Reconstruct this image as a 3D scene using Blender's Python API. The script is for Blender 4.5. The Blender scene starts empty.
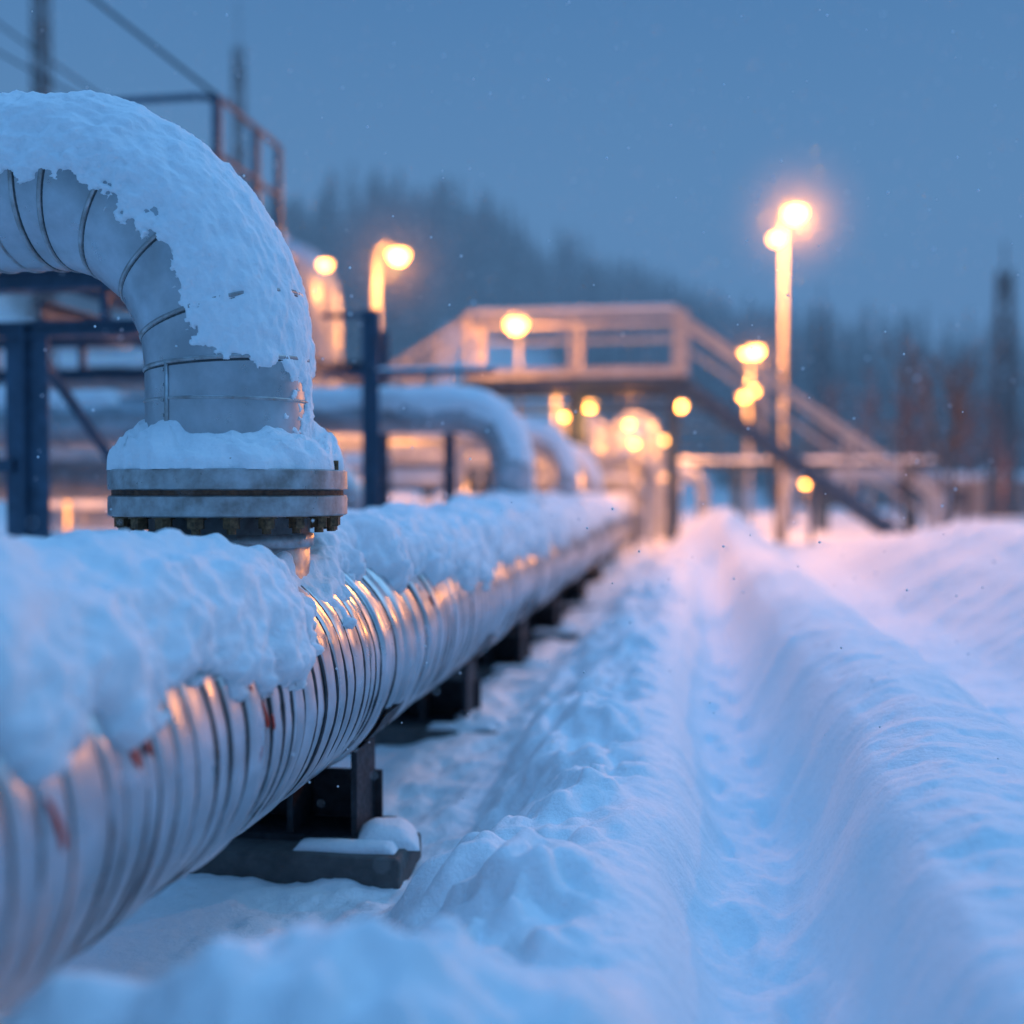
import bpy, math, random, bmesh
import numpy as np
from mathutils import Vector, Matrix
random.seed(7); rng=np.random.default_rng(7)
S=bpy.context.scene
S.view_settings.view_transform='Standard'; S.view_settings.look='None'; S.view_settings.exposure=0

# ---------------------------------------------------------------- noise
def _h(a,b,s):
    n=(a*374761393+b*668265263+s*974634777)&0x7fffffff
    n=((n^(n>>13))*1274126177)&0x7fffffff
    return ((n^(n>>16))&0xffff)/32767.5-1.0
def vn(x,y,s=0):
    x,y=np.broadcast_arrays(np.asarray(x,float),np.asarray(y,float))
    xi=np.floor(x).astype(np.int64); yi=np.floor(y).astype(np.int64)
    fx=x-xi; fy=y-yi
    fx=fx*fx*fx*(fx*(fx*6-15)+10); fy=fy*fy*fy*(fy*(fy*6-15)+10)
    a=_h(xi,yi,s); b=_h(xi+1,yi,s); c=_h(xi,yi+1,s); d=_h(xi+1,yi+1,s)
    return (a*(1-fx)+b*fx)*(1-fy)+(c*(1-fx)+d*fx)*fy
def fbm(x,y,s=0,o=4,g=.5):
    t=0; a=1; k=0
    for i in range(o):
        c,sn=math.cos(i*.7),math.sin(i*.7)
        t=t+a*vn((x*c-y*sn)*2.03**i,(x*sn+y*c)*2.03**i,s+i*17); k+=a; a*=g
    return t/k*1.3
def sst(a,b,x):
    t=np.clip((x-a)/(b-a),0,1); return t*t*(3-2*t)

# ---------------------------------------------------------------- materials
def newmat(name):
    m=bpy.data.materials.new(name); m.use_nodes=True
    return m,m.node_tree.nodes,m.node_tree.links,m.node_tree.nodes['Principled BSDF']
def mat(name,col,rough=.5,metal=0,var=.25,scale=8,bump=.3,bdist=.004,col2=None,rvar=.15):
    m,N,L,B=newmat(name)
    tc=N.new('ShaderNodeTexCoord')
    n=N.new('ShaderNodeTexNoise'); n.inputs['Scale'].default_value=scale; n.inputs['Detail'].default_value=7
    n.inputs['Roughness'].default_value=.62
    L.new(tc.outputs['Object'],n.inputs['Vector'])
    r=N.new('ShaderNodeValToRGB'); r.color_ramp.elements[0].position=.35; r.color_ramp.elements[1].position=.68
    c2=col2 or [c*(1-var) for c in col]
    r.color_ramp.elements[0].color=(*c2,1); r.color_ramp.elements[1].color=(*col,1)
    L.new(n.outputs['Fac'],r.inputs['Fac']); L.new(r.outputs['Color'],B.inputs['Base Color'])
    mr=N.new('ShaderNodeMapRange'); mr.inputs['To Min'].default_value=max(.05,rough-rvar); mr.inputs['To Max'].default_value=min(1,rough+rvar)
    mr.inputs['From Min'].default_value=.3; mr.inputs['From Max'].default_value=.7
    n2=N.new('ShaderNodeTexNoise'); n2.inputs['Scale'].default_value=scale*2.7; n2.inputs['Detail'].default_value=5
    L.new(tc.outputs['Object'],n2.inputs['Vector']); L.new(n2.outputs['Fac'],mr.inputs['Value']); L.new(mr.outputs[0],B.inputs['Roughness'])
    B.inputs['Metallic'].default_value=metal
    b=N.new('ShaderNodeBump'); b.inputs['Strength'].default_value=bump; b.inputs['Distance'].default_value=bdist
    L.new(n2.outputs['Fac'],b.inputs['Height']); L.new(b.outputs[0],B.inputs['Normal'])
    return m
def snowmat(name,coarse=9,fine=70,d1=.02,d2=.006):
    m,N,L,B=newmat(name)
    tc=N.new('ShaderNodeTexCoord')
    B.inputs['Roughness'].default_value=.7
    B.inputs['Specular IOR Level'].default_value=.3
    a=N.new('ShaderNodeTexNoise'); a.inputs['Scale'].default_value=coarse; a.inputs['Detail'].default_value=6
    f=N.new('ShaderNodeTexNoise'); f.inputs['Scale'].default_value=fine; f.inputs['Detail'].default_value=8; f.inputs['Roughness'].default_value=.7
    for q in (a,f): L.new(tc.outputs['Object'],q.inputs['Vector'])
    b1=N.new('ShaderNodeBump'); b1.inputs['Distance'].default_value=d1; b1.inputs['Strength'].default_value=.6
    b2=N.new('ShaderNodeBump'); b2.inputs['Distance'].default_value=d2; b2.inputs['Strength'].default_value=.9
    L.new(a.outputs['Fac'],b1.inputs['Height']); L.new(f.outputs['Fac'],b2.inputs['Height'])
    L.new(b1.outputs[0],b2.inputs['Normal']); L.new(b2.outputs[0],B.inputs['Normal'])
    r=N.new('ShaderNodeValToRGB'); r.color_ramp.elements[0].position=.3; r.color_ramp.elements[1].position=.65
    r.color_ramp.elements[0].color=(.80,.85,.89,1); r.color_ramp.elements[1].color=(.88,.91,.94,1)
    L.new(f.outputs['Fac'],r.inputs['Fac']); L.new(r.outputs['Color'],B.inputs['Base Color'])
    return m
SNOW=snowmat('snow'); SNOWG=snowmat('ground_snow',5,45,.05,.008)
ALU=mat('aluminium_cladding',(.64,.66,.69),.34,.95,.32,5,.35,.003,rvar=.10)
ALU2=mat('elbow_cladding',(.50,.53,.57),.40,.75,.32,6,.3,.003)
STEEL=mat('flange_steel',(.48,.50,.52),.42,.7,.3,14,.4,.002,col2=(.25,.23,.22))
BOLT=mat('brass_bolts',(.24,.14,.07),.5,.6,.5,60,.5,.003,col2=(.05,.03,.02))
RUST=mat('rusty_gasket',(.20,.09,.05),.8,.2,.5,40,.5,.003,col2=(.05,.03,.025))
SEAM=mat('dark_seam',(.09,.10,.11),.6,.3,.5,20,.4,.002)
DARK=mat('dark_steel',(.045,.05,.06),.6,.4,.5,20,.4,.003)
BLUE=mat('blue_painted_steel',(.06,.115,.18),.5,.3,.4,10,.3,.002)
CONC=mat('concrete',(.11,.11,.11),.85,0,.4,12,.6,.006)
RAIL=mat('pale_painted_steel',(.50,.46,.43),.5,.2,.3,9,.3,.002)
POLE=mat('galvanised_pole',(.32,.32,.32),.5,.4,.3,9,.3,.002)
REDP=mat('red_marking_paint',(.65,.06,.03),.6,0,.3,40,.3,.001)
BARK=mat('bark',(.09,.07,.06),.9,0,.5,20,.5,.01)
TWIG=mat('dry_shrub',(.16,.08,.06),.9,0,.5,20,.5,.01)
WALLM=mat('shed_wall',(.30,.29,.29),.8,0,.3,3,.3,.01)
def emis(name,col,s):
    m,N,L,B=newmat(name); B.inputs['Base Color'].default_value=(.8,.5,.2,1)
    B.inputs['Emission Color'].default_value=(*col,1); B.inputs['Emission Strength'].default_value=s; return m
GLOW=emis('sodium_lamp_glass',(1,.42,.09),12)
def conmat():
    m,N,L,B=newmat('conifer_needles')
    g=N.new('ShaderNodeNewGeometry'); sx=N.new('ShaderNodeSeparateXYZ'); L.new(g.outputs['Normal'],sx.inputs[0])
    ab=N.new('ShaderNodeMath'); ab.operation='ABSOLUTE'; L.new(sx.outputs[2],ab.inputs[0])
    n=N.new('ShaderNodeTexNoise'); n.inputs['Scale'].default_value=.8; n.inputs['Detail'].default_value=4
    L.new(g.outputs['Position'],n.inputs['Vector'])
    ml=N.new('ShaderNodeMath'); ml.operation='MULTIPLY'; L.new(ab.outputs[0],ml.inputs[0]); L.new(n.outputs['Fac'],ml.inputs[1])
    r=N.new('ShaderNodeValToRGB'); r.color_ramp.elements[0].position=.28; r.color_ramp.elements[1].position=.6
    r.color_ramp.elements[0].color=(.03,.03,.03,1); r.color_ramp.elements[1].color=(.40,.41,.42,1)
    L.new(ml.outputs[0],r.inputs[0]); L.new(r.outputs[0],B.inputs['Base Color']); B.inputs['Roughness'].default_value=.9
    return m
CONI=conmat()

# ---------------------------------------------------------------- mesh helpers
def raw(name,V,F,m,parent=None,smooth=True):
    me=bpy.data.meshes.new(name)
    V=np.asarray(V,np.float32).reshape(-1,3)
    if isinstance(F,np.ndarray):
        nf,k=F.shape
        me.vertices.add(len(V)); me.vertices.foreach_set('co',V.ravel())
        me.loops.add(nf*k); me.loops.foreach_set('vertex_index',F.astype(np.int32).ravel())
        me.polygons.add(nf); me.polygons.foreach_set('loop_start',np.arange(0,nf*k,k,dtype=np.int32))
        me.polygons.foreach_set('loop_total',np.full(nf,k,np.int32))
        me.update(calc_edges=True)
    else:
        me.from_pydata(V.tolist(),[],F)
    if smooth: me.polygons.foreach_set('use_smooth',[True]*len(me.polygons))
    me.materials.append(m)
    o=bpy.data.objects.new(name,me); S.collection.objects.link(o)
    if parent:
        o.parent=parent; o.matrix_parent_inverse=Matrix.Translation(-Vector(parent.location))
    return o
def empty(name,loc=(0,0,0)):
    e=bpy.data.objects.new(name,None); e.location=loc; e.empty_display_size=.3; S.collection.objects.link(e); return e
def grid(name,P,m,parent=None,closed=False):
    nu,nv=P.shape[:2]; idx=np.arange(nu*nv).reshape(nu,nv)
    if closed: idx=np.concatenate([idx,idx[:,:1]],1)
    F=np.stack([idx[:-1,:-1],idx[1:,:-1],idx[1:,1:],idx[:-1,1:]],-1).reshape(-1,4)
    return raw(name,P.reshape(-1,3),F,m,parent)
class MB:
    def __init__(s): s.v=[]; s.f=[]
    def add(s,vs,fs):
        b=len(s.v); s.v+= [tuple(v) for v in vs]; s.f+=[tuple(b+i for i in f) for f in fs]
    def box(s,c,sz,rz=0,bev=0):
        x,y,z=[q/2 for q in sz]; cs,sn=math.cos(rz),math.sin(rz); vs=[]
        for dz in(-z,z):
            for dx,dy in((-x,-y),(x,-y),(x,y),(-x,y)):
                vs.append((c[0]+dx*cs-dy*sn,c[1]+dx*sn+dy*cs,c[2]+dz))
        s.add(vs,[(3,2,1,0),(4,5,6,7),(0,1,5,4),(1,2,6,5),(2,3,7,6),(3,0,4,7)])
    def tube(s,pts,r,n=12,cap=True):
        pts=[Vector(p) for p in pts]; rs=r if isinstance(r,(list,tuple)) else [r]*len(pts)
        t0=(pts[1]-pts[0]).normalized()
        a=t0.orthogonal().normalized(); vs=[]
        for i,p in enumerate(pts):
            if i==0:t=t0
            elif i==len(pts)-1:t=(pts[i]-pts[i-1]).normalized()
            else:t=((pts[i]-pts[i-1]).normalized()+(pts[i+1]-pts[i]).normalized()).normalized()
            a=(a-t*a.dot(t)).normalized(); b=t.cross(a)
            for k in range(n):
                q=2*math.pi*k/n; vs.append(p+(a*math.cos(q)+b*math.sin(q))*rs[i])
        fs=[]
        for i in range(len(pts)-1):
            for k in range(n):
                k2=(k+1)%n; fs.append((i*n+k,i*n+k2,(i+1)*n+k2,(i+1)*n+k))
        if cap: fs.append(tuple(range(n-1,-1,-1))); fs.append(tuple((len(pts)-1)*n+k for k in range(n)))
        s.add(vs,fs)
    def cyl(s,p,q,r,n=12,r2=None): s.tube([p,q],[r,r if r2 is None else r2],n)
    def beam(s,p,q,w,h):
        p=Vector(p);q=Vector(q);t=(q-p).normalized(); up=Vector((0,0,1)) if abs(t.z)<.95 else Vector((0,1,0))
        a=t.cross(up).normalized()*w/2; b=a.cross(t).normalized()*h/2
        vs=[p-a-b,p+a-b,p+a+b,p-a+b,q-a-b,q+a-b,q+a+b,q-a+b]
        s.add(vs,[(0,1,2,3),(7,6,5,4),(0,4,5,1),(1,5,6,2),(2,6,7,3),(3,7,4,0)])
    def ibeam(s,p,q,w,h):
        p=Vector(p);q=Vector(q);t=(q-p).normalized(); up=Vector((0,0,1)) if abs(t.z)<.95 else Vector((1,0,0))
        a=t.cross(up).normalized(); b=a.cross(t).normalized(); th=min(w,h)*.12
        s.beam(p+b*(h/2-th/2),q+b*(h/2-th/2),w,th); s.beam(p-b*(h/2-th/2),q-b*(h/2-th/2),w,th)
        e=t*.001; s.beam(p+e,q-e,th,h-2*th-.002)
    def obj(s,name,m,parent=None,smooth=False,bevel=0):
        o=raw(name,s.v,s.f,m,parent,False)
        if smooth:
            for p in o.data.polygons: p.use_smooth=len(p.vertices)<=4
        if bevel:
            b=o.modifiers.new('bevel','BEVEL'); b.width=bevel; b.segments=2; b.limit_method='ANGLE'
        return o
_sc=[0]
def loaf(p,q,w,h,name='snow_cap',parent=None,step=.05,n=14,rag=.3,mb=None):
    _sc[0]+=1; p=np.array(p,float);q=np.array(q,float);L=np.linalg.norm(q-p); t=(q-p)/L
    a=np.cross(t,(0,0,1)); a/=np.linalg.norm(a); up=np.cross(a,t)
    k=max(4,int(L/step)); u=np.linspace(0,1,k)[:,None]; ph=np.linspace(0,math.pi,n)[None,:]
    e=np.clip(np.minimum(u,1-u)*L/(h*.9),0,1)**.5
    nz=1+rag*fbm(u*L*3,ph*.8,_sc[0]*5,3)
    hh=h*e*nz*np.sin(ph)**.7; ww=w/2*(.95+rag*.5*fbm(u*L*5,ph*0+3,_sc[0]*5+2,2))*np.cos(ph)
    P=p+u[...,None]*(q-p)+ww[...,None]*a+hh[...,None]*up
    return grid(name,P,SNOW,parent)

# ---------------------------------------------------------------- ground
KX=[-900,-8,-4,-2.3,-1.98,-1.0,-.86,-.64,-.42,-.16,-.02,.06,.33,.42,.53,.74,1.04,1.38,1.8,2.3,3,4.5,8,900]
KZ=[-1.1,-1.15,-1.05,-1.05,-1.34,-1.37,-1.33,-1.14,-1.00,-.99,-1.04,-1.24,-1.27,-1.10,-.84,-.76,-.79,-1.08,-1.04,-.70,-.42,-.5,-1.1,-1.1]
def ground(X,Y):
    Xw=X+.05*fbm(Y*.6,Y*0+1.3,3,2)+.03*fbm(Y*2.2,X*1.1,5,2)
    z=0
    for o in(-.05,-.025,0,.025,.05): z=z+np.interp(Xw+o,KX,KZ)/5
    far=sst(12,19,Y); z=z*(1-far)+(-1.12)*far
    bank=np.exp(-((Xw+.50)/.34)**4)*(1-.8*far)
    cl=fbm(X*3.0,Y*2.4,11,4,.42); cl2=np.abs(fbm(X*5,Y*4.2,12,3,.4)); cl3=sst(.1,.5,fbm(X*7,Y*6.5,33,2))
    z=z+bank*(.12*cl+.07*cl2+.045*cl3-.03)
    floor=np.exp(-((Xw+1.05)/.35)**4)
    z=z+floor*(.045*fbm(X*5,Y*4,13,4)+.11*sst(4.6,6.2,Y)+.01)
    path=np.exp(-((Xw-.2)/.2)**4)*(1-far)
    z=z+path*(.024*fbm(X*6,Y*5,14,4)-.03*np.clip(fbm(X*3,Y*2.4,15,2),0,1))
    for k in range(26):
        fy=1.5+k*.42+.05*math.sin(k*2.1); fx=.20+(.085 if k%2 else -.085)+.02*math.sin(k*3.7)
        d2=((X-fx-.0)/.055)**2+((Y-fy)/.14)**2
        z=z-.032*np.exp(-d2**2)+.008*np.exp(-(d2-1.7)**2)
    right=sst(.45,.7,Xw)
    z=z+right*(.05*fbm(X*1.3,Y*.9,16,4)+.010*fbm(X*3,Y*9,17,3)-.05*np.clip(fbm(X*2.2,Y*1.6,34,3)-.35,0,1)*(X<2))
    z=z+.10*fbm(X*.35,Y*.3,18,3)*sst(5,12,Y)+.005*fbm(X*22,Y*22,19,3)*(Y<14)
    z=z+.57*np.exp(-((X+1.0)/.40)**2-((Y-1.62)/.33)**2)+.30*np.exp(-((X+.42)/.34)**2-((Y-1.82)/.34)**2)
    z=z+.06*fbm(X*3,Y*3,23,3)*np.exp(-((X+.6)/.6)**2-((Y-1.7)/.5)**2)
    z=z+.90*np.exp(-((X-.45)/.75)**2-((Y-17.5)/2.2)**2)+.35*np.exp(-((X-2.6)/1.0)**2-((Y-17)/3)**2)
    z=z+(.28*np.exp(-((X+2.8)/.5)**2)+.1*fbm(X*2,Y*2,25,3))*sst(-1.95,-2.2,X)*(1-sst(20,30,Y))*sst(-14,-8,X)
    r=np.hypot(X,Y); az=np.degrees(np.arctan2(X,Y))
    Hh=np.interp(az,[-180,-60,-35,-20,-12,-5,0,8,14,30,60,180],[6,12,25,33,32,23,17,13,11,9,7,6])
    hill=sst(75,165,r)*(Hh+2.5*fbm(X*.03,Y*.03,31,3)*1.0)+sst(170,420,r)*-4
    return z+hill*(Y>0)
def gx():
    a=np.arange(-2.3,2.3,.0135); e=[];s=.0135;x=2.3
    while x<700: e.append(x); s*=1.05; x+=s
    e=np.array(e); return np.concatenate([-e[::-1][:-1]-.0,a,e])
def gy():
    e=[];y=.7
    while y<700:
        e.append(y); y+= .0125 if y<2.4 else .0055*y
    b=[];s=.03;y=.7
    while y>-80: s*=1.15; y-=s; b.append(y)
    return np.array(b[::-1]+e)
gxs=np.unique(gx()); gys=gy()
GX,GY=np.meshgrid(gxs,gys,indexing='ij')
GZ=ground(GX,GY)
grid('snow_ground',np.stack([GX,GY,GZ],-1),SNOWG)
def gz(x,y): return float(ground(np.array([float(x)]),np.array([float(y)]))[0])

# ---------------------------------------------------------------- main pipeline
PX,PZ,R=-1.43,-.60,.40
pipe=empty('insulated_pipeline',(PX,3,PZ))
ys=np.concatenate([np.arange(-1.5,.9,.03),np.arange(.9,9,.008),np.arange(9,34,.02)])
th=np.linspace(0,2*math.pi,129)[:-1]
YY,TT=np.meshgrid(ys,th,indexing='ij')
ribs=[-1.5]
while ribs[-1]<34: ribs.append(ribs[-1]+random.choice([.055,.07,.085,.10,.12])*random.uniform(.9,1.1))
ribs=np.array(ribs)
wob=lambda y,t:.018*np.sin(t+.6)+.006*vn(t*3,y*3,3)
Ye=YY+wob(YY,TT)
i=np.clip(np.searchsorted(ribs,Ye)-1,0,len(ribs)-2); fr=(Ye-ribs[i])/(ribs[i+1]-ribs[i]); wd=ribs[i+1]-ribs[i]
amp=.6+.8*((_h(i,i*0,5)+1)/2)
rr=R-.012+.15*wd*amp*np.clip(4*fr*(1-fr),0,1)**.55+.007*fbm(YY*2,TT*2,9,4)
rr=rr+.006*np.exp(-((fr-.12)*wd/.006)**2)*(_h(i,i*0,8)>0)
P=np.stack([PX+rr*np.sin(TT),YY,PZ+rr*np.cos(TT)],-1)
grid('cladding',P,ALU,pipe,True)
mb=MB()
for yb in ribs:
    if 1.0<yb<16:
        pts=[]
        for a in np.linspace(.5,3.4,34):
            y=yb-float(wob(np.array([yb]),np.array([a]))[0]); pts.append((PX+(R-.009)*math.sin(a),y,PZ+(R-.009)*math.cos(a)))
        mb.tube(pts,random.choice([.005,.006,.0075]),5,False)
mb.obj('dark_crease_lines',SEAM,pipe,True)  # dark tubes laid in the creases make the rib lines darker
tn=np.radians(np.linspace(-100,96,190))
YS=np.concatenate([np.arange(-1.5,.9,.03),np.arange(.9,9.5,.010),np.arange(9.5,34,.03)])
YY,TT=np.meshgrid(YS,tn,indexing='ij')
b=np.radians(59+9*fbm(YS*1.1,YS*0+2,41,2)+9*fbm(YS*4.5,YS*0,42,2)+8*fbm(YS*15,YS*0,43,3))[:,None]
b=b-np.radians(28)*np.exp(-((YY-4.0)/.12)**2)+.12*fbm(YY*18,TT*9,44,3)
e=(b-np.abs(TT))/b
thick=(.105+.015*sst(3.8,4.5,YY)+.02*(1-sst(1.2,2.4,YY)))*(1+.42*fbm(YY*2.2,TT*1.6,45,3)+.28*fbm(YY*6,TT*4,46,3))
off=np.where(e>0,thick*np.clip(e*2.2,0,1)**.55,-.03)
off=off+np.where(e>0,.012*fbm(YY*14,TT*9,47,3),0)
off=off-.080*np.exp(-(((YY-3.42)/.38)**2+((TT-.25)/.85)**2)**2)
rr=R+off
grid('snow_cover',np.stack([PX+rr*np.sin(TT),YY,PZ+rr*np.cos(TT)],-1),SNOW,pipe)
mb=MB()
for (y,a0,a1,r_) in [(2.02,66,80,.008),(2.08,70,78,.005),(2.62,66,74,.006),(2.65,78,88,.006),(2.60,92,99,.007),(2.69,84,90,.004),(4.6,66,72,.006),(1.72,76,90,.007)]:
    pts=[(PX+(R+.003)*math.sin(a),y+.02*math.sin(a*9),PZ+(R+.003)*math.cos(a)) for a in np.radians(np.linspace(a0,a1,8))]
    mb.tube(pts,[r_*.4]+[r_]*6+[r_*.4],6)
mb.obj('paint_marks',REDP,pipe,True)
mb=MB(); mc=MB()
for y in (.9,4.05,6.1,8.1,10.2,12.6,15,17.5,20,22.5,25,28):
    mc.box((PX-.05,y-.12,-1.35),(1.0,.34,.17))
    pts=[(PX+(R+.014)*math.sin(a),y,PZ+(R+.014)*math.cos(a)) for a in np.radians(np.linspace(118,242,14))]
    arr=[]
    for w in(-.13,.13):
        for k in range(14): arr.append((pts[k][0],y+w,pts[k][2]))
    mb.add(arr,[(k,k+1,14+k+1,14+k) for k in range(13)])
    for xo in(-.24,0,.24):
        zt=PZ-math.sqrt((R+.012)**2-xo*xo); mb.box((PX+xo,y,(zt-1.26)/2),(.022,.24,zt+1.26))
    mb.box((PX,y,-1.254),(.66,.28,.024)); mb.box((PX,y+.115,-1.15),(.56,.016,.18))
mb.obj('saddle_supports',DARK,pipe); mc.obj('concrete_sleepers',CONC,pipe,bevel=.015)
for y in (.9,4.05,6.1,8.1,10.2,12.6):
    loaf((PX+.05,y-.20,-1.268),(PX+.42,y-.19,-1.268),.10,.03,'sleeper_snow',pipe,.02)
    loaf((PX+.24,y-.10,-1.262),(PX+.46,y-.04,-1.275),.22,.07,'sleeper_snow',pipe,.02)

# ---------------------------------------------------------------- risers
def elbow_pts(x0,y0,z0,z1,br,xend,angs):
    pts=[(x0,y0,z0),(x0,y0,z1)]
    for a in angs:
        a=math.radians(a); pts.append((x0-br+br*math.cos(a),y0,z1+br*math.sin(a)))
    pts.append((xend,y0,z1+br)); return pts
def bigriser(name,x0,y0,pr,zf,z1,br,xend,gores,fr,hi=True):
    E=empty(name,(x0,y0,zf))
    nseg=72 if hi else 36
    pts=elbow_pts(x0,y0,zf,z1,br,xend,gores); 
    mb=MB(); mb.tube(pts,pr,nseg); o=mb.obj('elbow_cladding',ALU2,E,True)
    if hi:
        es=o.modifiers.new('split','EDGE_SPLIT'); es.split_angle=math.radians(9)
    mb=MB()
    allp=[Vector(p) for p in pts]
    for k in range(1,len(allp)-1):
        t=((allp[k]-allp[k-1]).normalized()+(allp[k+1]-allp[k]).normalized()).normalized()
        mb.tube([allp[k]-t*.007,allp[k]-t*.005,allp[k]+t*.005,allp[k]+t*.007],[pr,pr+.0055,pr+.0055,pr],nseg,False)
    if hi:
        x=x0-br-.1
        while x>xend:
            mb.tube([(x-.006,y0,z1+br),(x,y0,z1+br),(x+.006,y0,z1+br)],[pr,pr+.006,pr],nseg,False); x-=random.uniform(.05,.12)
        for zz in (zf+.21,):
            mb.tube([(x0,y0,zz-.005),(x0,y0,zz),(x0,y0,zz+.005)],[pr,pr+.005,pr],nseg,False)
        for a in (math.radians(248),):
            mb.beam((x0+(pr+.001)*math.cos(a),y0+(pr+.001)*math.sin(a),zf),(x0+(pr+.001)*math.cos(a),y0+(pr+.001)*math.sin(a),z1),.012,.008)
            for kz in np.arange(zf+.16,z1,.045):
                mb.cyl((x0+pr*math.cos(a-.06),y0+pr*math.sin(a-.06),kz),(x0+(pr+.005)*math.cos(a-.06),y0+(pr+.005)*math.sin(a-.06),kz),.005,8)
    mb.obj('seam_beads',STEEL,E,True)
    if hi:
        mb=MB()
        for k in range(1,len(allp)-1):
            t=((allp[k]-allp[k-1]).normalized()+(allp[k+1]-allp[k]).normalized()).normalized()
            c=allp[k]-t*.010; mb.tube([c-t*.003,c,c+t*.003],[pr,pr+.003,pr],nseg,False)
        mb.obj('joint_sealant',SEAM,E,True)
    k=fr/.365
    mb=MB()
    def ring(za,zb,r):
        mb.tube([(x0,y0,za),(x0,y0,za+.004),(x0,y0,zb-.004),(x0,y0,zb)],[r-.005,r,r,r-.005],96 if hi else 40)
    ring(zf-.062*k,zf,fr); ring(zf-.140*k,zf-.078*k,fr)
    mb.obj('flange_plates',STEEL,E,True).modifiers.new('s','EDGE_SPLIT').split_angle=math.radians(40)
    mb=MB(); mb.cyl((x0,y0,zf-.08*k),(x0,y0,zf-.060*k),fr-.012,72); mb.obj('gasket',RUST,E)
    mb=MB(); nb=20 if hi else 12
    for q in range(nb):
        a=2*math.pi*(q+.3)/nb; bx=x0+fr*.88*math.cos(a); by=y0+fr*.88*math.sin(a)
        zb=zf-.140*k
        mb.cyl((bx,by,zb-.006*k),(bx,by,zb),.032*k,14)
        mb.cyl((bx,by,zb-.034*k),(bx,by,zb-.006*k),.026*k,6); mb.cyl((bx,by,zb-.050*k),(bx,by,zb-.034*k),.014*k,10)
        mb.cyl((bx,by,zf),(bx,by,zf+.03*k),.027*k,6); 
    mb.obj('bolts',BOLT,E)
    mb=MB(); mb.cyl((x0,y0,-.62),(x0,y0,zf-.139*k),pr*.97,48); mb.tube([(x0,y0,zf-.24*k),(x0,y0,zf-.235*k),(x0,y0,zf-.20*k),(x0,y0,zf-.195*k)],[pr*.97,pr*1.02,pr*1.02,pr*.97],48,False)
    mb.obj('neck',STEEL,E,True)
    na=200 if hi else 60; A=np.linspace(0,2*math.pi,na+1)[:-1]; u=np.linspace(0,1,44)
    UU,AA=np.meshgrid(u,A,indexing='ij')
    cx,cy=np.cos(AA),np.sin(AA)
    rad=(fr-.012)*(1-UU**1.5)+(pr-.012)*UU**1.5
    rad=rad+.022*fbm(cx*5+UU*2,cy*5,51,4)*(1-UU)
    hh=.125*k*(np.clip(UU,0,1)**.5)*(1+.38*fbm(cx*2.2+7,cy*2.2,52,3)) + .018*k*fbm(cx*9+UU*6,cy*9,53,4)*np.sin(UU*3.1)
    hh[0]=-.004
    grid('flange_snow',np.stack([x0+rad*cx,y0+rad*cy,zf+.002+hh],-1),SNOW,E,True)
    step=.008 if hi else .04
    arc=br*math.pi/2; l1=z1-zf-.05; Ltot=l1+arc+(x0-br-xend)
    s=np.arange(0,Ltot if not hi else min(Ltot,3.0),step); ph=np.radians(np.linspace(-114,114,230 if hi else 50))
    cxs=np.where(s<l1,x0,np.where(s<l1+arc,x0-br+br*np.cos((s-l1)/br),x0-br-(s-l1-arc)))
    czs=np.where(s<l1,zf+.05+s,np.where(s<l1+arc,z1+br*np.sin((s-l1)/br),z1+br))
    al=np.clip((s-l1)/br,0,math.pi/2)
    SS,PH=np.meshgrid(s,ph,indexing='ij'); AL=al[:,None]+0*PH
    bb=np.radians(89+9*fbm(SS*2.2,SS*0+np.sign(PH),61,2)+9*fbm(SS*9,PH*2,62,3))
    bb=bb-np.radians(80)*(1-sst(l1-.08,l1+.05,SS))
    T=.008+.018*sst(.2,1.3,AL)+.008*np.cos(PH)*sst(.5,1.3,AL)
    patch=fbm(SS*14,PH*3.6,63,4); sp=fbm(SS*34,PH*9,66,3)
    e=(bb-np.abs(PH))/.5+patch*(.75-.40*sst(.3,1.2,AL))+.5*sp*(1-.6*sst(.9,1.5,AL))
    of=np.where(e>0,T*np.clip(e*1.1,0,1)**.6*(1+.45*patch),-.012)
    of=of+np.where(e>0,.007*fbm(SS*26,PH*7,64,4)+.004*fbm(SS*60,PH*16,67,2),0)
    r2=(pr+of)
    X=cxs[:,None]+r2*np.cos(PH)*np.cos(AL); Z=czs[:,None]+r2*np.cos(PH)*np.sin(AL); Y=y0-r2*np.sin(PH)
    grid('elbow_snow',np.stack([X,Y,Z],-1),SNOW,E)
    return E
bigriser('pipe_riser',PX,3.4,.255,.062,.385,.58,-6.5,[15,38,62,80,90],.365)
bigriser('pipe_riser',PX,9.1,.175,-.10,.22,.42,-6.3,[10,22,34,46,58,70,80,90],.26,False)
bigriser('pipe_riser',PX,13.0,.17,-.12,.18,.42,-5.5,[10,22,34,46,58,70,80,90],.25,False)
bigriser('pipe_riser',PX-.05,17.0,.17,-.12,.10,.42,-4.5,[10,22,34,46,58,70,80,90],.25,False)
bigriser('pipe_riser',PX+.1,25.5,.2,-.12,.25,.5,-4.5,[10,22,34,46,58,70,80,90],.28,False)

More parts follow.
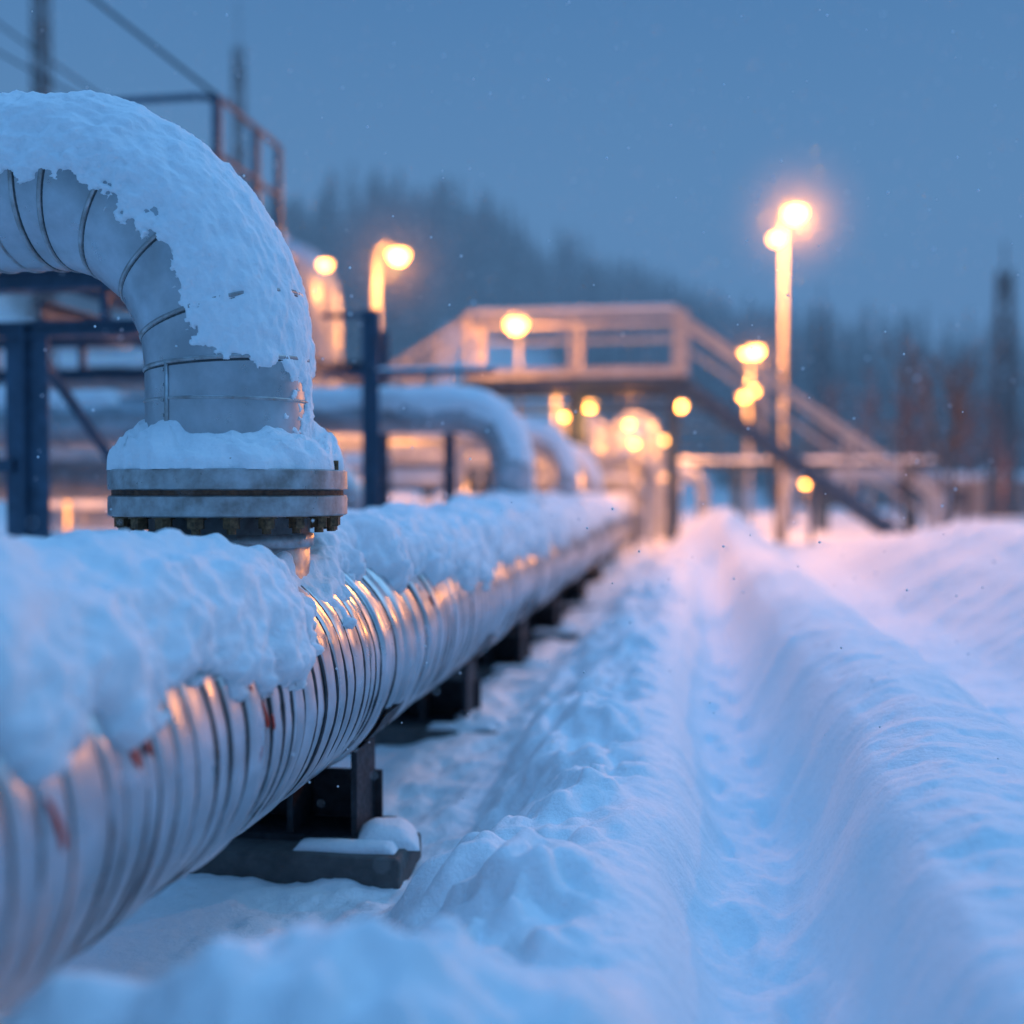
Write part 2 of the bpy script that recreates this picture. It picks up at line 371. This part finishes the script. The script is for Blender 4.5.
# ---------------------------------------------------------------- other pipes
def loop(name,pts,r,m=ALU2,snow=True,legs=(),bend=2.6):
    E=empty(name,pts[0]); P=[Vector(p) for p in pts]; out=[P[0]]
    for k in range(1,len(P)-1):
        a,b,c=P[k-1],P[k],P[k+1]; rad=min(r*bend,(b-a).length*.49,(c-b).length*.49)
        u=(a-b).normalized(); w=(c-b).normalized()
        for t in np.linspace(0,1,9):
            out.append((b+u*rad)*(1-t)**2+b*2*t*(1-t)+(b+w*rad)*t*t)
    out.append(P[-1]); mb=MB(); mb.tube(out,r,28)
    for k in range(len(P)-1):
        d=(P[k+1]-P[k]); n=int(d.length/.8)
        for j in range(1,n):
            c=P[k]+d*j/n; t=d.normalized(); mb.tube([c-t*.02,c-t*.018,c+t*.018,c+t*.02],[r,r+.012,r+.012,r],28,False)
    mb.obj('pipe_cladding',m,E,True)
    if snow:
        for k in range(len(P)-1):
            if abs((P[k+1]-P[k]).normalized().z)<.3 and (P[k+1]-P[k]).length>r*4:
                u=(P[k+1]-P[k]).normalized()*r*1.3
                loaf(P[k]+Vector((0,0,r*.55))+u,P[k+1]+Vector((0,0,r*.55))-u,r*1.75,r*.85,'pipe_snow',E,.08)
    if legs:
        mb=MB()
        for (x,y,z) in legs:
            g=gz(x,y); mb.ibeam((x,y,g-.1),(x,y,z-r),.12,.12); mb.box((x,y,z-r),(r*1.6,.14,.05))
        mb.obj('pipe_legs',DARK,E)
    return E
loop('process_pipe',[(-14,8.6,.55),(-4.2,8.6,.55),(-3.4,8.6,.55),(-3.4,8.6,-1.2)],.2,legs=[(-6,8.6,.55),(-9,8.6,.55)])
loop('process_pipe',[(-14,9.6,.95),(-4.6,9.6,.95),(-4.6,14,.95)],.11,legs=[(-7,9.6,.95)])
loop('process_pipe',[(-14,10.6,.15),(-3.2,10.6,.15),(-3.2,10.6,-1.3)],.26,legs=[(-8,10.6,.15)])
loop('process_pipe',[(-14,7.6,-.55),(-3.1,7.6,-.55),(-3.1,16,-.55)],.16)
loop('process_pipe',[(-7.6,17.6,-1.2),(-7.6,17.6,3.7),(-5.9,17.6,3.7),(-5.9,17.6,-1.2)],.36)
loop('process_pipe',[(-9.2,19,-1.2),(-9.2,19,4.1),(-6.9,19,4.1),(-6.9,19,-1.2)],.30)
# stacked expansion arches behind and under the crossover
for (xl,xr,y,z,r) in [(-2.75,-1.75,22.2,.85,.17),(-1.65,-.8,22.6,.62,.15),(-4.4,-3.2,24,1.2,.2),(-2.9,-1.9,24.6,1.25,.17),(-1.75,-.85,24.4,1.0,.15),(-3.2,-2.1,27.5,1.7,.18),(-1.7,-.8,28,1.35,.17),(-2.0,-1.0,31,1.9,.18),(-.6,.3,26,.35,.14)]:
    loop('expansion_arch',[(xl,y,-1.3),(xl,y,z),(xr,y,z),(xr,y,-1.3)],r,bend=3.4)
for z,y in((.1,21.5),(.45,23.2),(-.35,21.3)): loop('process_pipe',[(-9,y,z),(-.9,y,z),(-.9,y,-1.3)],.13,legs=[(-5,y,z)])
loop('process_pipe',[(-9,14.5,-.35),(-2.2,14.5,-.35),(-2.2,28,-.35)],.2)
loop('expansion_arch',[(-3.3,15.8,-1.2),(-3.3,15.8,.75),(-2.3,15.8,.75),(-2.3,15.8,-1.2)],.17,bend=3.2)
loop('expansion_arch',[(-3.0,18.2,-1.2),(-3.0,18.2,.55),(-2.15,18.2,.55),(-2.15,18.2,-1.2)],.15,bend=3.2)
loop('process_pipe',[(3.0,36,-1.2),(3.0,36,.5),(7.5,36,.5),(7.5,36,-1.2)],.24)

# ---------------------------------------------------------------- pipe rack at left
E=empty('pipe_rack',(-4,6.5,-1.1)); mb=MB()
for x in(-4.02,-7.2,-10.4):
    for y in(6.45,9.0,11.6):
        mb.ibeam((x,y,-1.4),(x,y,1.02),.15,.15)
for y in(6.45,9.0,11.6):
    mb.ibeam((-12,y,1.28),(-3.2,y,1.28),.15,.13); mb.ibeam((-12,y,.98),(-3.28,y,.98),.10,.09)
    for x in np.arange(-11.5,-3.2,.8): mb.box((x,y,1.12),(.05,.05,.18))
for x in(-4.02,-7.2,-10.4,-3.35): mb.ibeam((x,6.6,1.12),(x,11.5,1.12),.09,.12)
mb.beam((-4.1,6.45,-.4),(-7.1,6.45,.9),.05,.05); mb.beam((-4.02,6.5,.9),(-4.02,8.9,-.8),.05,.05)
mb.beam((-4.1,6.43,.15),(-12,6.43,.15),.06,.08)
mb.obj('frame',BLUE,E)
for y in(6.45,9.0): loaf((-12,y,1.346),(-3.2,y,1.346),.15,.10,'beam_snow',E)
loop('process_pipe',[(-14,7.1,1.62),(-4.7,7.1,1.62),(-4.7,10.8,1.62)],.10,BLUE)

# catwalk
E=empty('catwalk',(-4.5,10,2.4)); mb=MB()
x1=-4.1; z0=2.4; zr=3.45
mb.box((-8.05,10.5,z0),(7.9,2.0,.09))
for x in(-4.2,-8,-11.8):
    for y in(9.62,11.4): mb.ibeam((x,y,-1.4),(x,y,z0-.05),.14,.14)
for k in range(8):
    x=x1-k*1.9; 
    if x>-12: mb.beam((x,9.5,z0),(x,9.5,zr),.07,.07)
for y in(10.4,11.0): mb.beam((x1,y,z0),(x1,y,zr),.06,.06)
for z in(zr,z0+.55):
    mb.tube([(-12,9.5,z),(x1-.15,9.5,z),(x1,9.62,z),(x1,11.0,z)],.032,8)
mb.beam((-12,9.5,z0+.1),(x1,9.5,z0+.1),.01,.12)
mb.obj('catwalk_frame',BLUE,E)
loaf((-12,10.4,z0+.045),(-4.2,10.4,z0+.045),1.5,.1,'catwalk_snow',E,.1)

# access frame
E=empty('access_frame',(-2.4,8.7,-1.1)); mb=MB()
mb.ibeam((-2.49,8.7,-1.4),(-2.49,8.7,1.42),.075,.075); mb.ibeam((-2.72,9.9,-1.4),(-2.72,9.9,1.42),.06,.06)
mb.ibeam((-2.05,9.6,-1.4),(-2.05,9.6,.5),.05,.05)
mb.beam((-2.45,8.7,.92),(-1.5,8.7,.92),.03,.04); mb.beam((-2.9,8.7,.92),(-2.53,8.7,.92),.03,.04)
mb.beam((-2.9,8.72,1.38),(-2.53,8.72,1.38),.03,.04); mb.beam((-2.72,9.85,.9),(-1.0,9.85,.9),.03,.04)
mb.beam((-2.49,8.75,1.0),(-2.72,9.85,1.0),.03,.04)
mb.obj('frame',BLUE,E)
loaf((-2.45,8.7,.942),(-1.5,8.7,.942),.04,.025,'rail_snow',E)

# ---------------------------------------------------------------- crossover platform with stairs
E=empty('crossover_platform',(-2,20,-1.1)); mb=MB(); md=MB()
xa,xb,ya,yb,dz=-3.85,-.2,19.5,21.0,1.95
md.box(((xa+xb)/2,(ya+yb)/2,dz-.03),(xb-xa,yb-ya,.06))
md.ibeam((xa,ya,dz-.15),(xb,ya,dz-.15),.1,.18); md.ibeam((xa,yb,dz-.15),(xb,yb,dz-.15),.1,.18)
for x in(xa+.1,-2.0,xb-.1):
    for y in(ya,yb): md.ibeam((x,y,-1.5),(x,y,dz-.24),.10,.10)
for y in(ya,yb):
    md.beam((xa+.1,y,1.45),(xb-.1,y,1.45),.05,.06)
md.beam((xa+.1,yb,-.9),(-2.0,yb,1.4),.05,.05)
def rail(p,q,n,hh=1.1,mid=True):
    p=Vector(p);q=Vector(q)
    for k in range(n+1):
        c=p+(q-p)*k/n; mb.beam(c,c+Vector((0,0,hh)),.08,.08)
    for f in((1.0,.55) if mid else (1.0,)): mb.beam(p+Vector((0,0,hh*f)),q+Vector((0,0,hh*f)),.06,.075 if f==1 else .045)
    mb.beam(p+Vector((0,0,.08)),q+Vector((0,0,.08)),.015,.12)
rail((xa,ya,dz),(xb,ya,dz),2); rail((xa,yb,dz),(xb,yb,dz),2,mid=False)
mb.box((xb+.03,ya,dz+.55),(.26,.04,1.1))
def stair(x0,z0,x1,z1,y0,y1):
    n=int(abs(z1-z0)/.19)
    for y in(y0,y1):
        md.beam((x0,y,z0-.08),(x1,y,z1-.08),.05,.22)
        m=3
        for k in range(m+1):
            t=k/m; c=Vector((x0+(x1-x0)*t,y,z0+(z1-z0)*t)); mb.beam(c,c+Vector((0,0,1.05)),.045,.045)
        for f in((1.05,.55) if y==y0 else (1.05,)): mb.beam((x0,y,z0+f),(x1,y,z1+f),.06,.075 if f>1 else .045)
    for k in range(n):
        t=(k+.5)/n; md.box((x0+(x1-x0)*t,(y0+y1)/2,z0+(z1-z0)*t),(.26,abs(y1-y0)-.06,.035))
        loaf((x0+(x1-x0)*t,y0+.05,z0+(z1-z0)*t+.018),(x0+(x1-x0)*t,y1-.05,z0+(z1-z0)*t+.018),.24,.04,'tread_snow',E,.15,8)
stair(xb,dz,4.1,-1.15,19.6,20.6)
stair(xa,dz,-5.5,.95,19.6,20.6)
md.box((-6.6,20.1,.92),(2.2,1.1,.06)); 
for x in(-5.6,-7.6):
    for y in(19.65,20.55): md.ibeam((x,y,-1.5),(x,y,.88),.1,.1)
rail((-7.7,19.55,.95),(-5.55,19.55,.95),2)
md.beam((2.0,19.6,-1.4),(2.0,19.6,.3),.08,.08)
mb.obj('railings',RAIL,E); md.obj('deck_and_legs',BLUE,E)
loaf((xa+.05,20.25,dz+.001),(xb-.05,20.25,dz+.001),1.3,.10,'deck_snow',E,.1)
loaf((xa,ya,dz+1.14),(xb,ya,dz+1.14),.08,.04,'rail_snow',E,.1,8)
E=empty('pipe_bridge',(3,30,-1)); mb=MB()
for x in(1.2,3.4,5.6): 
    for y in(30,31): mb.ibeam((x,y,-1.5),(x,y,.6),.12,.12)
mb.ibeam((-.5,30,.65),(6.2,30,.65),.12,.16); mb.ibeam((-.5,31,.65),(6.2,31,.65),.12,.16)
for x in np.arange(-.4,6.2,1.1): mb.beam((x,30,.7),(x,30,1.6),.04,.04)
mb.beam((-.5,30,1.6),(6.2,30,1.6),.05,.05); mb.beam((-.5,30,1.15),(6.2,30,1.15),.04,.04)
mb.obj('frame',BLUE,E); loaf((-.5,30.5,.72),(6.2,30.5,.72),.9,.12,'bridge_snow',E,.1)

# ---------------------------------------------------------------- lamps
WARM=(1,.34,.07)
def light(x,y,z,p,rad=.12,par=None):
    l=bpy.data.lights.new('lamp_light','POINT'); l.energy=p; l.color=WARM; l.shadow_soft_size=rad
    o=bpy.data.objects.new('lamp_light',l); o.location=(x,y,z); S.collection.objects.link(o)
    if par: o.parent=par; o.matrix_parent_inverse=Matrix.Translation(-Vector(par.location))
hm=bpy.data.materials.new('halo_mist'); hm.use_nodes=True; _N=hm.node_tree.nodes; _L=hm.node_tree.links; _N.clear()
_o=_N.new('ShaderNodeOutputMaterial'); _v=_N.new('ShaderNodeVolumeScatter'); _t=_N.new('ShaderNodeTexCoord')
_g=_N.new('ShaderNodeTexGradient'); _g.gradient_type='SPHERICAL'; _p=_N.new('ShaderNodeMath'); _p.operation='POWER'; _p.inputs[1].default_value=2.0
_m=_N.new('ShaderNodeMath'); _m.operation='MULTIPLY'; _m.inputs[1].default_value=.024
_L.new(_t.outputs['Object'],_g.inputs[0]); _L.new(_g.outputs['Fac'],_p.inputs[0]); _L.new(_p.outputs[0],_m.inputs[0]); _L.new(_m.outputs[0],_v.inputs['Density'])
_v.inputs['Color'].default_value=(1,1,1,1); _v.inputs['Anisotropy'].default_value=.2; _L.new(_v.outputs[0],_o.inputs['Volume'])
bm=bmesh.new(); bmesh.ops.create_icosphere(bm,subdivisions=3,radius=1); mistme=bpy.data.meshes.new('halo_mist'); bm.to_mesh(mistme); bm.free(); mistme.materials.append(hm)
def mist(x,y,z,r,par):  # thin scattering ball added round a lamp to give it a halo
    o=bpy.data.objects.new('halo_mist',mistme); S.collection.objects.link(o); o.location=(x,y,z); o.scale=(r,r,r)
    o.parent=par; o.matrix_parent_inverse=Matrix.Translation(-Vector(par.location))
def head(mb,mg,x,y,z,dx,r=.13):
    mb.tube([(x,y,z+r*.55),(x,y,z+r*.75),(x,y,z+r*1.15)],[r*1.25,r*1.1,r*.4],16)
    n=16;k=8
    pts=[(x,y,z+r*.5-(r*1.25)*t/k) for t in range(k+1)]
    rs=[max(.004,r*1.12*math.sqrt(max(0,1-(t/k)**2))) for t in range(k+1)]
    mg.tube(pts,rs,n)
def street_lamp(x,y,ztop,heads,halo=0,name='street_lamp',pr=.075,fwd=.3):
    g=gz(x,y)-.1; E=empty(name,(x,y,g)); mb=MB(); mg=MB()
    zt=max(ztop,ztop+max(h[1] for h in heads))
    mb.tube([(x,y,g),(x,y,g+.5),(x,y,g+.52),(x,y,zt+.1)],[pr*1.5,pr*1.5,pr,pr*.6],12)
    for dx,dzz,r,p in heads:
        zz=ztop+dzz
        mb.tube([(x,y,zz+r*.6),(x+dx*.5,y,zz+r*1.5),(x+dx,y,zz+r*1.1)],.035,8)
        head(mb,mg,x+dx,y,zz,dx,r); light(x+dx,y-fwd,zz-r*1.6,p,.1,E)
    if halo: mist(x+heads[0][0],y-fwd*.5,ztop+heads[0][1]-.1,halo,E)
    mb.obj('pole',POLE,E,True); mg.obj('lamp_glass',GLOW,E,True)
street_lamp(2.0,25.6,5.8,[(.24,.20,.20,2600),(-.16,-.33,.13,250)],1.9,fwd=.8)
street_lamp(-4.35,15.5,3.25,[(.32,.0,.13,420)],1.3)
street_lamp(2.05,40.8,4.85,[(.2,0,.22,900),(-.2,-.1,.16,200)],1.8)
street_lamp(2.2,45,3.6,[(-.15,0,.17,500)])
street_lamp(2.75,56,4.75,[(0.15,0,.28,900)])
street_lamp(-3.5,29.8,2.75,[(.15,0,.17,400)])
street_lamp(-3.3,36,2.65,[(.12,0,.19,400)])
street_lamp(-.4,30.3,2.2,[(.13,0,.13,300)])
street_lamp(6.6,13.6,2.9,[(-.4,0,.15,600)],fwd=.5)  # unseen lamp out of frame, added for warm reflections on the pipe
def work_light(x,y,z,r,p):
    g=gz(x,y)-.1; E=empty('work_light',(x,y,g)); mb=MB(); mg=MB()
    mb.beam((x,y+r*1.8,g),(x,y+r*1.8,z+r*1.3),.05,.05); mb.beam((x,y+r*1.8,z+r*1.25),(x,y,z+r*1.25),.04,.03)
    head(mb,mg,x,y,z,0,r); mb.obj('bracket_post',POLE,E,True); mg.obj('lamp_glass',GLOW,E,True)
    if p: light(x,y-.3,z-r*1.5,p,.08,E)
work_light(-3.1,20.3,2.95,.17,240)
work_light(-.3,34.4,.7,.14,120)
work_light(-.72,32.3,1.4,.11,0)
work_light(4.5,46,.28,.17,160)
work_light(-7.66,12.97,.02,.10,140)
work_light(-5.55,16.9,3.45,.09,50)
work_light(-7.9,16,.30,.07,110)
work_light(-2.75,17.3,-.02,.06,80)
work_light(-.9,18.6,.75,.06,60)
work_light(-4.4,12.2,.02,.05,90)
work_light(-6.3,12.4,-.1,.05,0)
work_light(-2.3,21.0,1.35,.07,120)  # the last work lights are added to brighten the pipe arches
work_light(-1.25,23.6,1.35,.08,130)
work_light(-1.2,27,.9,.10,170)

# ---------------------------------------------------------------- masts and cables
def mast(x,y,top,w,name='lattice_mast',m=DARK,th=.04):
    g=gz(x,y)-.2; E=empty(name,(x,y,g)); mb=MB(); H=top-g; n=int(H/(w*1.4))
    def c(k,j):
        f=1-.45*k/n; s=[(-1,-1),(1,-1),(1,1),(-1,1)][j%4]; return (x+s[0]*w/2*f,y+s[1]*w/2*f,g+H*k/n)
    for j in range(4): mb.cyl(c(0,j),c(n,j),th,6,th*.7)
    for k in range(n):
        for j in range(4):
            mb.cyl(c(k,j),c(k+1,j+1),th*.5,4); mb.cyl(c(k,j),c(k,j+1),th*.5,4)
            if k%2: mb.cyl(c(k,j+1),c(k+1,j),th*.5,4)
    mb.cyl((x,y,top),(x,y,top+1.2),th*.5,6)
    mb.obj('lattice',m,E)
mast(-14,23.1,13,.4,th=.03); mast(-11.7,28.5,11.6,.36,th=.024)
mast(13.0,50.5,9.2,.85,th=.09); mast(7.9,72,11.5,1.2,th=.09); mast(-14.5,7.5,12,.5)
E=empty('overhead_cable',(-4.1,9.5,3.45)); mb=MB()
def cable(p,q,sag,r):
    p=Vector(p);q=Vector(q); mb.tube([p+(q-p)*t+Vector((0,0,-sag*4*t*(1-t))) for t in np.linspace(0,1,24)],r,6)
cable((-4.1,9.5,3.45),(-14.5,7.5,12.2),.15,.017)
cable((-4.5,11.5,3.0),(-14.5,7.6,11.0),.3,.012)
cable((-4.3,9.6,2.9),(-14.5,7.5,9.2),.2,.010)
mb.obj('cables',DARK,E)

# ---------------------------------------------------------------- trees
def bare_tree(x,y,H,m=BARK,name='bare_tree',r0=.03,spread=.5,seed=0):
    rd=random.Random(seed); g=gz(x,y)-.05; E=empty(name,(x,y,g)); mb=MB()
    def br(p,d,L,r,lv):
        n=4; pts=[p]
        for k in range(n):
            d=(d+Vector((rd.uniform(-.13,.13),rd.uniform(-.13,.13),.04))).normalized(); pts.append(pts[-1]+d*L/n)
        mb.tube(pts,[r*(1-.75*k/n) for k in range(n+1)],6 if lv==0 else 4)
        if lv<3:
            for k in range(9 if lv==0 else 4):
                t=rd.uniform(.22,1); i=min(n-1,int(t*n)); q=pts[i].lerp(pts[i+1],t*n-i)
                a=rd.uniform(0,6.28); dd=(d+Vector((math.cos(a),math.sin(a),.25))*rd.uniform(.6,1.1)).normalized()
                br(q,dd,L*(.42 if lv==0 else .5)*(1.15-t*.5),r*.45,lv+1)
    br(Vector((x,y,g)),Vector((0,0,1)),H,r0,0); mb.obj('trunk_and_twigs',m,E)
bare_tree(2.62,14.4,1.95,seed=1,r0=.028); bare_tree(3.2,14.9,2.3,seed=2,r0=.03)
bare_tree(1.55,20.8,3.0,seed=3,r0=.04); bare_tree(6.3,30,4,seed=9,r0=.06)
for k,(x,y,h) in enumerate([(7.5,44,4.5),(8.6,46,4),(9.8,43,3.6),(6.6,48,5),(11.5,47,4),(5.6,50,5),(12.8,50,4.6)]):
    bare_tree(x,y,h,TWIG,'shrub',.10,seed=20+k)
def conifer(seed):
    rd=np.random.default_rng(seed); V=[];F=[]
    def tri(a,b,c): k=len(V); V.extend([a,b,c]); F.append((k,k+1,k+2))
    for k in range(4):
        a=k*math.pi/2; b=a+math.pi/2; tri((.022*math.cos(a),.022*math.sin(a),0),(.022*math.cos(b),.022*math.sin(b),0),(0,0,1))
    for t in range(15):
        z=.10+.87*(t/15); L=(.20*(1-z)**.75+.008)
        for j in range(7 if z<.7 else 5):
            a=rd.uniform(0,6.283); l=L*rd.uniform(.55,1.2); w=l*rd.uniform(.35,.55); zz=z+rd.uniform(-.02,.02)
            d=np.array([math.cos(a),math.sin(a)]); p=np.array([-d[1],d[0]])
            tip=(d[0]*l,d[1]*l,zz-l*.45)
            l1=d*l*.45+p*w; l2=d*l*.45-p*w
            tri((0,0,zz+.02),(l1[0],l1[1],zz-l*.32),tip); tri((0,0,zz+.02),tip,(l2[0],l2[1],zz-l*.32))
    return np.array(V),np.array(F)
cons=[conifer(s) for s in range(6)]
VV=[];FF=[];base=0
for k in range(3000):
    az=math.radians(rng.uniform(-32,24)); r=rng.uniform(98,182)
    if rng.random()<.09 and math.degrees(az)>2: r=rng.uniform(75,98)
    x=r*math.sin(az); y=r*math.cos(az)
    if vn(x*.06,y*.06,77)<-.32: continue
    V,F=cons[k%6]; h=rng.uniform(6,14)*(1.0+.25*vn(x*.03,y*.03,78)); a=rng.uniform(0,6.28); ws=rng.uniform(.75,1.15)*h
    c,s=math.cos(a),math.sin(a); W=np.empty_like(V)
    W[:,0]=(V[:,0]*c-V[:,1]*s)*ws+x; W[:,1]=(V[:,0]*s+V[:,1]*c)*ws+y; W[:,2]=V[:,2]*h
    VV.append(W); FF.append(F+base); base+=len(V)
xy=np.array([w[:,:2].mean(0) for w in VV]); zg=ground(xy[:,0],xy[:,1])
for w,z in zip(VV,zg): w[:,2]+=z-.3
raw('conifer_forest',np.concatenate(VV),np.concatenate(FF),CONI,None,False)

# ---------------------------------------------------------------- shed and fence
E=empty('storage_shed',(14,53,-1.1)); mb=MB()
mb.box((14.5,53,-.5),(8,3,1.7)); mb.obj('walls',WALLM,E)
mb=MB(); 
for x in np.arange(11.5,18,1.6): mb.box((x,51.48,-.3),(.8,.06,.7))
mb.obj('doors_and_windows',DARK,E); mb=MB(); mb.box((14.5,53,.39),(8.5,3.6,.08)); mb.obj('roof',POLE,E)
loaf((10.3,53,.43),(18.7,53,.43),3.4,.35,'roof_snow',E,.3); light(12.5,49.0,.3,110,.1,E)
E=empty('wire_fence',(6,33,-1)); mb=MB()
for x in np.arange(3.5,16,1.5): mb.beam((x,33,-1.5),(x,33,.3),.06,.06)
for z in(.25,-.1,-.45): mb.cyl((3.5,33,z),(15.5,33,z),.015,5)
mb.obj('posts_and_wires',POLE,E)

# ---------------------------------------------------------------- falling snow
V=[];F=[]
for k in range(5200):
    y=1.4+24*rng.random()**.9; x=y*rng.uniform(-.62,.42); z=rng.uniform(-.5,.5)*y*.95; r=rng.uniform(.0016,.0036)*(1+.15*y)
    if z<-.9: continue
    b0=len(V); V+=[(x+r,y,z),(x-r,y,z),(x,y+r,z),(x,y-r,z),(x,y,z+r),(x,y,z-r)]
    F+=[(b0+a,b0+b,b0+c) for a,b,c in((0,2,4),(2,1,4),(1,3,4),(3,0,4),(2,0,5),(1,2,5),(3,1,5),(0,3,5))]
raw('falling_snow',np.array(V),np.array(F),SNOW,None,False)

# ---------------------------------------------------------------- haze
m=bpy.data.materials.new('emissive_haze'); m.use_nodes=True; N=m.node_tree.nodes; L=m.node_tree.links; N.clear()
out=N.new('ShaderNodeOutputMaterial'); ab=N.new('ShaderNodeVolumeAbsorption'); em=N.new('ShaderNodeEmission'); ad=N.new('ShaderNodeAddShader')
sg=.0066; ab.inputs['Color'].default_value=(0,0,0,1); ab.inputs['Density'].default_value=sg
em.inputs['Color'].default_value=(.105,.235,.455,1); em.inputs['Strength'].default_value=sg  # haze brightness is put in as volume emission, not scattered light
L.new(ab.outputs[0],ad.inputs[0]); L.new(em.outputs[0],ad.inputs[1]); L.new(ad.outputs[0],out.inputs['Volume'])
mb=MB(); mb.box((0,229,23),(900,402,54)); mb.obj('emissive_haze',m)

# ---------------------------------------------------------------- world
w=bpy.data.worlds.new('World'); S.world=w; w.use_nodes=True; N=w.node_tree.nodes; L=w.node_tree.links
bg=N['Background']; tc=N.new('ShaderNodeTexCoord'); sx=N.new('ShaderNodeSeparateXYZ'); L.new(tc.outputs['Generated'],sx.inputs[0])
r=N.new('ShaderNodeValToRGB'); cr=r.color_ramp; cr.elements[0].position=0; cr.elements[0].color=(.115,.25,.47,1)
cr.elements[1].position=1; cr.elements[1].color=(.22,.60,1.25,1)
for p,c in((.12,(.120,.272,.51)),(.24,(.105,.262,.505)),(.42,(.055,.185,.42)),(.62,(.14,.42,.88))):
    e=cr.elements.new(p); e.color=(*c,1)
L.new(sx.outputs[2],r.inputs[0]); L.new(r.outputs[0],bg.inputs['Color']); bg.inputs['Strength'].default_value=1
l=bpy.data.lights.new('sun','SUN'); l.energy=.58; l.angle=math.radians(45); l.color=(.38,.71,1)
o=bpy.data.objects.new('sun',l); o.rotation_euler=(math.radians(-25),math.radians(42),0); S.collection.objects.link(o)

# ---------------------------------------------------------------- camera
c=bpy.data.cameras.new('camera'); co=bpy.data.objects.new('camera',c); S.collection.objects.link(co); S.camera=co
c.lens=40; c.sensor_width=36; c.clip_end=3000; c.clip_start=.02
co.location=(0,0,0); co.rotation_euler=(math.radians(90-1.1),0,math.radians(8.9))
c.dof.use_dof=True; c.dof.focus_distance=3.45; c.dof.aperture_fstop=.72; c.dof.aperture_blades=0
